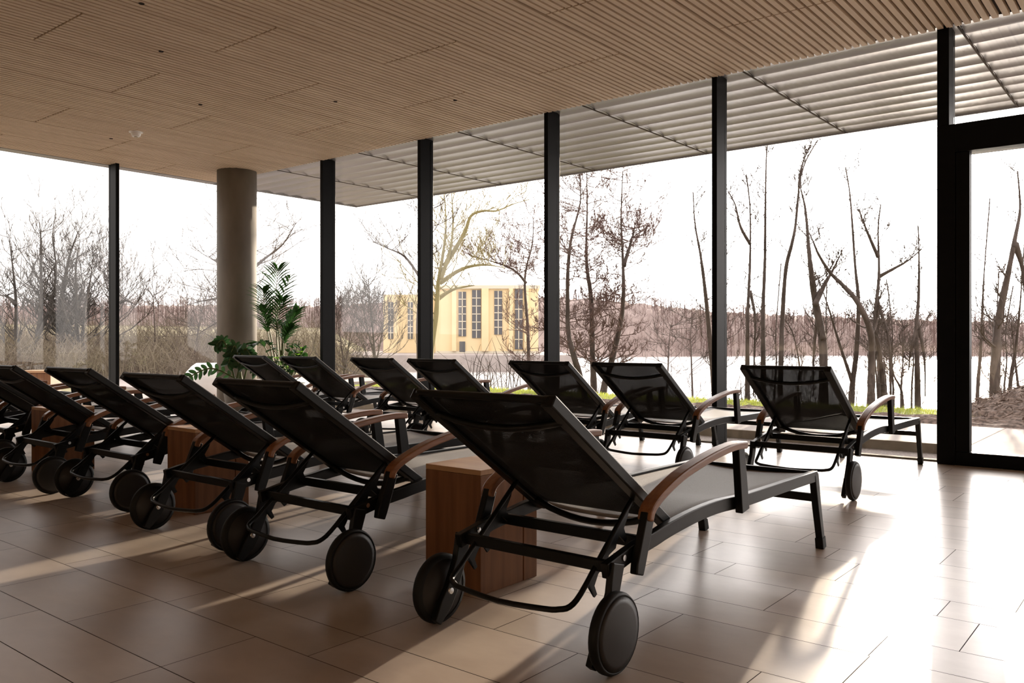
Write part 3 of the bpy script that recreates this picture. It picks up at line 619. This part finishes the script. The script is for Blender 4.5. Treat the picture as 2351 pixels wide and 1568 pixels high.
tree('shrub', 'bare shrub close beside the first dark post right of the palm', [[(790, 850), (782, 780), (770, 700)], [(792, 850), (806, 760), (822, 690)]], 26, .06, 44, 1.5, .1, 51, grp=G2, lvl=2)
# left panes
tree('bare_tree', 'bare tree with a slanting dark stem nearest the left picture edge', [[(56, 862), (48, 820), (37, 771), (37, 698), (30, 622), (20, 537)], [(37, 700), (15, 680), (-10, 678)]], 24, .13, 26, 1.8, .3, 61, m='bark_g', grp=G3)
tree('bare_tree', 'bare tree second from the left picture edge, leaning right from a shared foot', [[(68, 862), (76, 800), (88, 763), (95, 689), (94, 620), (94, 550), (90, 510)], [(85, 777), (108, 725), (122, 680), (129, 616), (121, 543), (128, 490)]], 24.5, .13, 30, 1.8, .3, 62, m='bark_g', grp=G3)
tree('bare_tree', 'broad bare tree with pale grey forked trunk left of the slim left window post', [[(156, 850), (150, 800), (143, 760), (140, 700), (150, 640), (160, 587), (180, 530)], [(150, 800), (160, 750), (180, 700), (190, 640)], [(148, 780), (128, 740), (118, 700)]], 26, .20, 40, 2.0, .25, 63, m='bark_g', grp=G3, lvl=3, dens=3)
tree('bare_tree', 'dense mossy bare tree directly left of the slim left window post', [[(182, 850), (178, 780), (176, 704), (174, 616), (184, 550)], [(198, 850), (190, 780), (196, 700), (208, 640), (214, 590)]], 25, .14, 44, 1.8, .2, 64, m='bark_g', grp=G3, lvl=3, dens=3)
tree('bare_tree', 'bare tree rising directly right of the slim left window post', [[(268, 850), (268, 733), (272, 689), (266, 640), (264, 587)], [(270, 700), (290, 690), (310, 700)]], 27, .12, 36, 2.0, .25, 65, grp=G3, lvl=3, dens=3)
tree('young_tree', 'thin straight young tree alone in the left meadow', [[(355, 850), (356, 777), (353, 704), (352, 676)]], 30, .07, 20, 1.3, .3, 66, grp=G3)
tree('bare_tree', 'pale bare tree whose drooping limbs show on both sides of the concrete column', [[(556, 860), (552, 760), (560, 660), (556, 560), (566, 470)], [(555, 700), (520, 685), (470, 690), (430, 700)], [(556, 720), (500, 740), (450, 770)], [(558, 640), (600, 600), (650, 560), (680, 510)], [(556, 650), (510, 610), (480, 590)]], 27, .13, 34, 2.2, .15, 67, grp=G3, up=-.01, lvl=2, dens=4)
tree('young_tree', 'twiggy bare young tree between the column-side tree and the meadow sapling', [[(442, 850), (452, 780), (462, 720), (480, 660)]], 23, .05, 30, 1.7, .2, 68, grp=G3, up=-.02)
# ------------------------------------------------------------------ undergrowth
def brush(name, lab, pxr, dr, n, h, m, seed, zoff=0):
    rr = random.Random(seed); b = MB()
    for i in range(n):
        p = at(rr.uniform(*pxr), HOR, rr.uniform(*dr)); z = gz(p.x, p.y) + zoff - .05; a = rr.uniform(0, 6.28); ln = h * rr.uniform(.35, 1); lean = rr.uniform(.1, .8) * ln
        p0 = Vector((p.x, p.y, z)); p1 = p0 + Vector((math.cos(a) * lean * .3, math.sin(a) * lean * .3, ln * .6)); p2 = p0 + Vector((math.cos(a) * lean, math.sin(a) * lean, ln))
        b.tube([p0, p1, p2], [.010, .007, .003], 3, False)
        for k2 in range(3):
            q = p0.lerp(p1, rr.uniform(.4, 1)); v = Vector((rr.uniform(-1, 1), rr.uniform(-1, 1), rr.uniform(0, 1))) * ln * .35; b.tube([q, q + v], [.005, .0025], 3, False)
    o = b.build(name, M[m]); tag(o, lab, 'undergrowth', kind='stuff')
brush('bank_undergrowth', 'thin bare brambles among the trunks along the right lake bank', (1660, 2351), (13.6, 17), 420, 1.0, 'bark', 71)
brush('low_brambles', 'sparse bare brambles on the lake edge below the alders', (1080, 1640), (16, 22), 260, 1.3, 'bark', 72)
brush('meadow_thicket', 'dense straw-brown thicket behind the left trees', (-40, 900), (28, 40), 3200, 1.9, 'brush', 73)
brush('meadow_edge_scrub', 'yellow-green scrub at the foot of the left trees', (-40, 640), (20, 27), 2600, 1.2, 'brush', 74)

# ------------------------------------------------------------------ yellow building across the water
BD = 74
def bpt(px, py, d=BD): return at(px, py, d)
t0 = at(1040, 815, BD); bt = empty('yellow_building', (t0.x, t0.y, -.2), YAW); tag(bt, 'pale yellow rendered building with tall narrow windows beyond the lake corner', 'building')
def bl(px, py, dep=0): return Vector((dep, -(px - 1040) / FPX * BD, EYE.z + (HOR - py) / FPX * BD + .2))   # in the building frame: x away, y left
def bbox(name, pa, pb, x0, x1, m, parent):
    a = bl(pa[0], pa[1]); c = bl(pb[0], pb[1]); b = MB(); b.box((x0, min(a.y, c.y), max(0, min(a.z, c.z))), (x1, max(a.y, c.y), max(a.z, c.z))); return b.build(name, m, parent)
bbox('wall', (1000, 662), (1236, 860), 0, 10, M['yellow'], bt)
bbox('side_wing', (868, 672), (1000, 860), 3, 12, M['yellow'], bt)
bbox('roof_edge', (996, 655), (1240, 663), -.25, 10.2, M['wpaint'], bt)
bbox('base_course', (1000, 806), (1236, 860), -.12, 0.0, M['wpaint'], bt)
for a, c in ((1038, 1048), (1106, 1122), (1168, 1178), (1204, 1214)): bbox('pilaster', (a, 663), (c, 806), -.35, 0.0, M['yellow'], bt)
for a, y0, c, y1, x in ((1053, 670, 1070, 772, 0), (1084, 666, 1104, 776, 0), (1135, 668, 1153, 768, 0), (1182, 664, 1200, 802, 0), (927, 690, 939, 778, 3), (880, 690, 892, 778, 3)):
    f = bbox('window', (a, y0), (c, y1), x - .10, x + .02, M['pane'], bt)
    b = MB(); A_ = bl(a, y0); C_ = bl(c, y1); ym = (A_.y + C_.y) / 2
    b.box((x - .14, ym - .04, C_.z), (x - .09, ym + .04, A_.z))
    for k2 in range(1, 6): zz = C_.z + (A_.z - C_.z) * k2 / 6; b.box((x - .14, C_.y, zz - .04), (x - .09, A_.y, zz + .04))
    b.build('window_bars', M['wpaint'], f)
b = MB(); b.box((-9, -10, -1.6), (14, 12, 0)); o = b.build('quay', M['terrace']); o.location = (t0.x, t0.y, -.2); o.rotation_euler = (0, 0, YAW); structure(o)
bbox('entrance_door', (1055, 784), (1068, 808), -.14, .02, M['pane'], bt)
# timber crate on the left terrace
cp = at(98, 850, 13.2); t = empty('timber_box', (cp.x, cp.y, 0), YAW); tag(t, 'light timber box on the terrace outside the left glass', 'box')
b = MB(); b.box((-.16, -.21, 0), (.16, .21, .42)); b.build('body', M['oak'], t, bevel=.004); b = MB(); b.box((-.18, -.23, .42), (.18, .23, .455)); b.build('lid', M['oaktop'], t, bevel=.004)

# ------------------------------------------------------------------ plants by the column
def leafquad(b, p, d, n, ln, wd, fold=.15, seg=5, droop=0.0, shape='lance'):
    d = d.normalized(); s = d.cross(n); 
    if s.length < 1e-4: s = d.orthogonal()
    s.normalize(); n = s.cross(d).normalized(); vs = []
    for i in range(seg + 1):
        t = i / seg; w_ = wd * (math.sin(math.pi * min(1, t * .92 + .06)) ** (.9 if shape == 'lance' else .55)); c = p + d * ln * t + Vector((0, 0, -droop * t * t * ln))
        vs += [c - s * w_ / 2 + n * fold * w_, c, c + s * w_ / 2 + n * fold * w_]
    fs = []
    for i in range(seg): q = i * 3; fs += [(q, q + 1, q + 4, q + 3), (q + 1, q + 2, q + 5, q + 4)]
    b.add(vs, fs)
def pot(parent, r, h, m, seg=40):
    b = MB(); b.lathe([(0, 0), (r * .72, 0), (r * .90, h * .25), (r, h * .6), (r * .96, h * .92), (r * .9, h), (r * .84, h), (r * .84, h * .9)], seg); b.build('pot', m, parent, smooth=True)
    b = MB(); b.lathe([(0, h * .93), (r * .85, h * .93)], seg); b.build('soil', M['dirt'], parent)
# kentia palm
pp = at(640, HOR, 11.15); palm = empty('potted_palm', (pp.x, pp.y, 0)); tag(palm, 'tall potted kentia palm with feathery fronds right of the concrete column', 'plant')
pot(palm, .26, .42, M['white'])
def frond(px_tip, py_tip, px_mid, py_mid, nl, ll, seed, wd=.048):
    rr = random.Random(seed); loc = lambda x, y, d: at(x, y, d) - Vector((pp.x, pp.y, 0)); dd = 11.15 + rr.uniform(-.25, .25)
    base = Vector((rr.uniform(-.04, .04), rr.uniform(-.04, .04), .40)); C = catmull([base, base.lerp(loc(px_mid, py_mid, 11.15), .55), loc(px_mid, py_mid, 11.15), loc(px_tip, py_tip, dd)], 8); n = len(C)
    b = MB(); b.tube(C, [.011 * (1 - .75 * i / n) for i in range(n)], 5); st = b.build('frond_stem', M['stem'], palm, smooth=True)
    b = MB(); i0 = int(n * .58)
    for k2 in range(nl):
        f = k2 / (nl - 1); x = i0 + f * (n - 1 - i0); i = min(n - 2, int(x)); p = C[i].lerp(C[i + 1], x - i); d = (C[i + 1] - C[i]).normalized()
        side = d.cross(Vector((0, 0, 1))); side = (side if side.length > .05 else RT.copy()).normalized()
        side = (side + RT * .9 * (1 if side.dot(RT) > 0 else -1)).normalized()
        for s in (-1, 1):
            v = (side * s * (1.15 - .6 * f) + d * 1.0 + Vector((0, 0, .1))).normalized()
            leafquad(b, p, v, Vector((0, 0, 1)) + d * .2, ll * (math.sin(math.pi * (.18 + .72 * f)) ** .6) * rr.uniform(.9, 1.1), wd, .2, 5, rr.uniform(.15, .4))
    b.build('leaflets', M['palm'], st)
for a in ((638, 620, 633, 705, 17, .40, 1), (664, 640, 637, 720, 9, .30, 2), (604, 668, 612, 722, 14, .34, 3), (648, 690, 636, 745, 14, .34, 4), (682, 716, 654, 772, 14, .32, 5), (634, 738, 648, 764, 11, .26, 6), (598, 710, 612, 750, 10, .26, 7), (578, 790, 602, 790, 10, .22, 8), (672, 752, 656, 780, 10, .22, 9)): frond(*a)
# broad-leaved plant
qp = at(665, HOR, 10.7); fig = empty('potted_shrub', (qp.x, qp.y, 0)); tag(fig, 'bushy potted plant with rounded green leaves below the palm', 'plant')
pot(fig, .24, .38, M['white']); rr = random.Random(4)
for k2 in range(20):
    a = rr.uniform(0, 6.28); sp = rr.uniform(.12, .42); hz = rr.uniform(.62, .93)
    tip = Vector((math.cos(a) * sp, math.sin(a) * sp, hz)); C = catmull([(0, 0, .36), (tip.x * .4, tip.y * .4, hz * .75), tip], 4)
    b = MB(); b.tube(C, .006, 5); st = b.build('branch', M['stem'], fig)
    b = MB()
    for q in range(9):
        v = Vector((rr.uniform(-1, 1), rr.uniform(-1, 1), rr.uniform(-.2, .9))).normalized(); leafquad(b, C[rr.randint(len(C) // 2, len(C) - 1)], v, Vector((0, 0, 1)), rr.uniform(.07, .13), rr.uniform(.045, .075), .12, 4, .2, 'round')
    b.build('leaves', M['leafy'] if k2 % 5 == 0 else M['palm'], st)
# white round planter with a zamioculcas
op = at(476, HOR, 13.5); b = MB(); b.lathe([(0, 0), (.20, 0), (.29, .08), (.35, .22), (.355, .32), (.32, .42), (.24, .51), (.17, .56), (.15, .56), (.15, .50), (0, .50)], 48); o = b.build('round_planter', M['white'], smooth=True); o.location = (op.x, op.y, 0); tag(o, 'big round white planter in the sun, outside the glass left of the column', 'planter')
b = MB(); b.lathe([(0, .515), (.148, .515)], 24); b.build('soil', M['dirt'], o)
zp = at(556, HOR, 10.5); zz = empty('glossy_leaved_plant', (zp.x, zp.y, 0)); tag(zz, 'potted plant with dark glossy leaflets arching left in front of the column foot', 'plant')
pot(zz, .22, .42, M['concrete'], 48); rr = random.Random(8)
def zstem(px, py, seed, n=11, d=10.4, bow=.25):
    rr = random.Random(seed); tip = at(px, py, d) - Vector((zp.x, zp.y, 0)); base = Vector((rr.uniform(-.08, .08), rr.uniform(-.08, .08), .38)); mid = base.lerp(tip, .55) + Vector((0, 0, bow))
    C = catmull([base, mid, tip], 8); m = len(C); b = MB(); b.tube(C, [.014 * (1 - .6 * i / m) for i in range(m)], 6); st = b.build('stalk', M['stem'], zz, smooth=True); b = MB()
    for k2 in range(n):
        f = .25 + .75 * k2 / (n - 1); x = f * (m - 1); i = min(m - 2, int(x)); p = C[i].lerp(C[i + 1], x - i); dv = (C[i + 1] - C[i]).normalized()
        s_ = dv.cross(FW).normalized()
        for s in (-1, 1): leafquad(b, p, s_ * s * .9 + dv * .6 + FW * rr.uniform(-.4, .4), -FW + Vector((0, 0, .5)), rr.uniform(.085, .11), .048, .1, 5, .1, 'round')
    b.build('leaves', M['leaf'], st)
for a in ((496, 792, 1, 14), (424, 872, 2, 10, 10.2, .16), (560, 840, 3), (530, 812, 4, 13), (590, 852, 6), (524, 835, 7), (578, 822, 8)): zstem(*a)
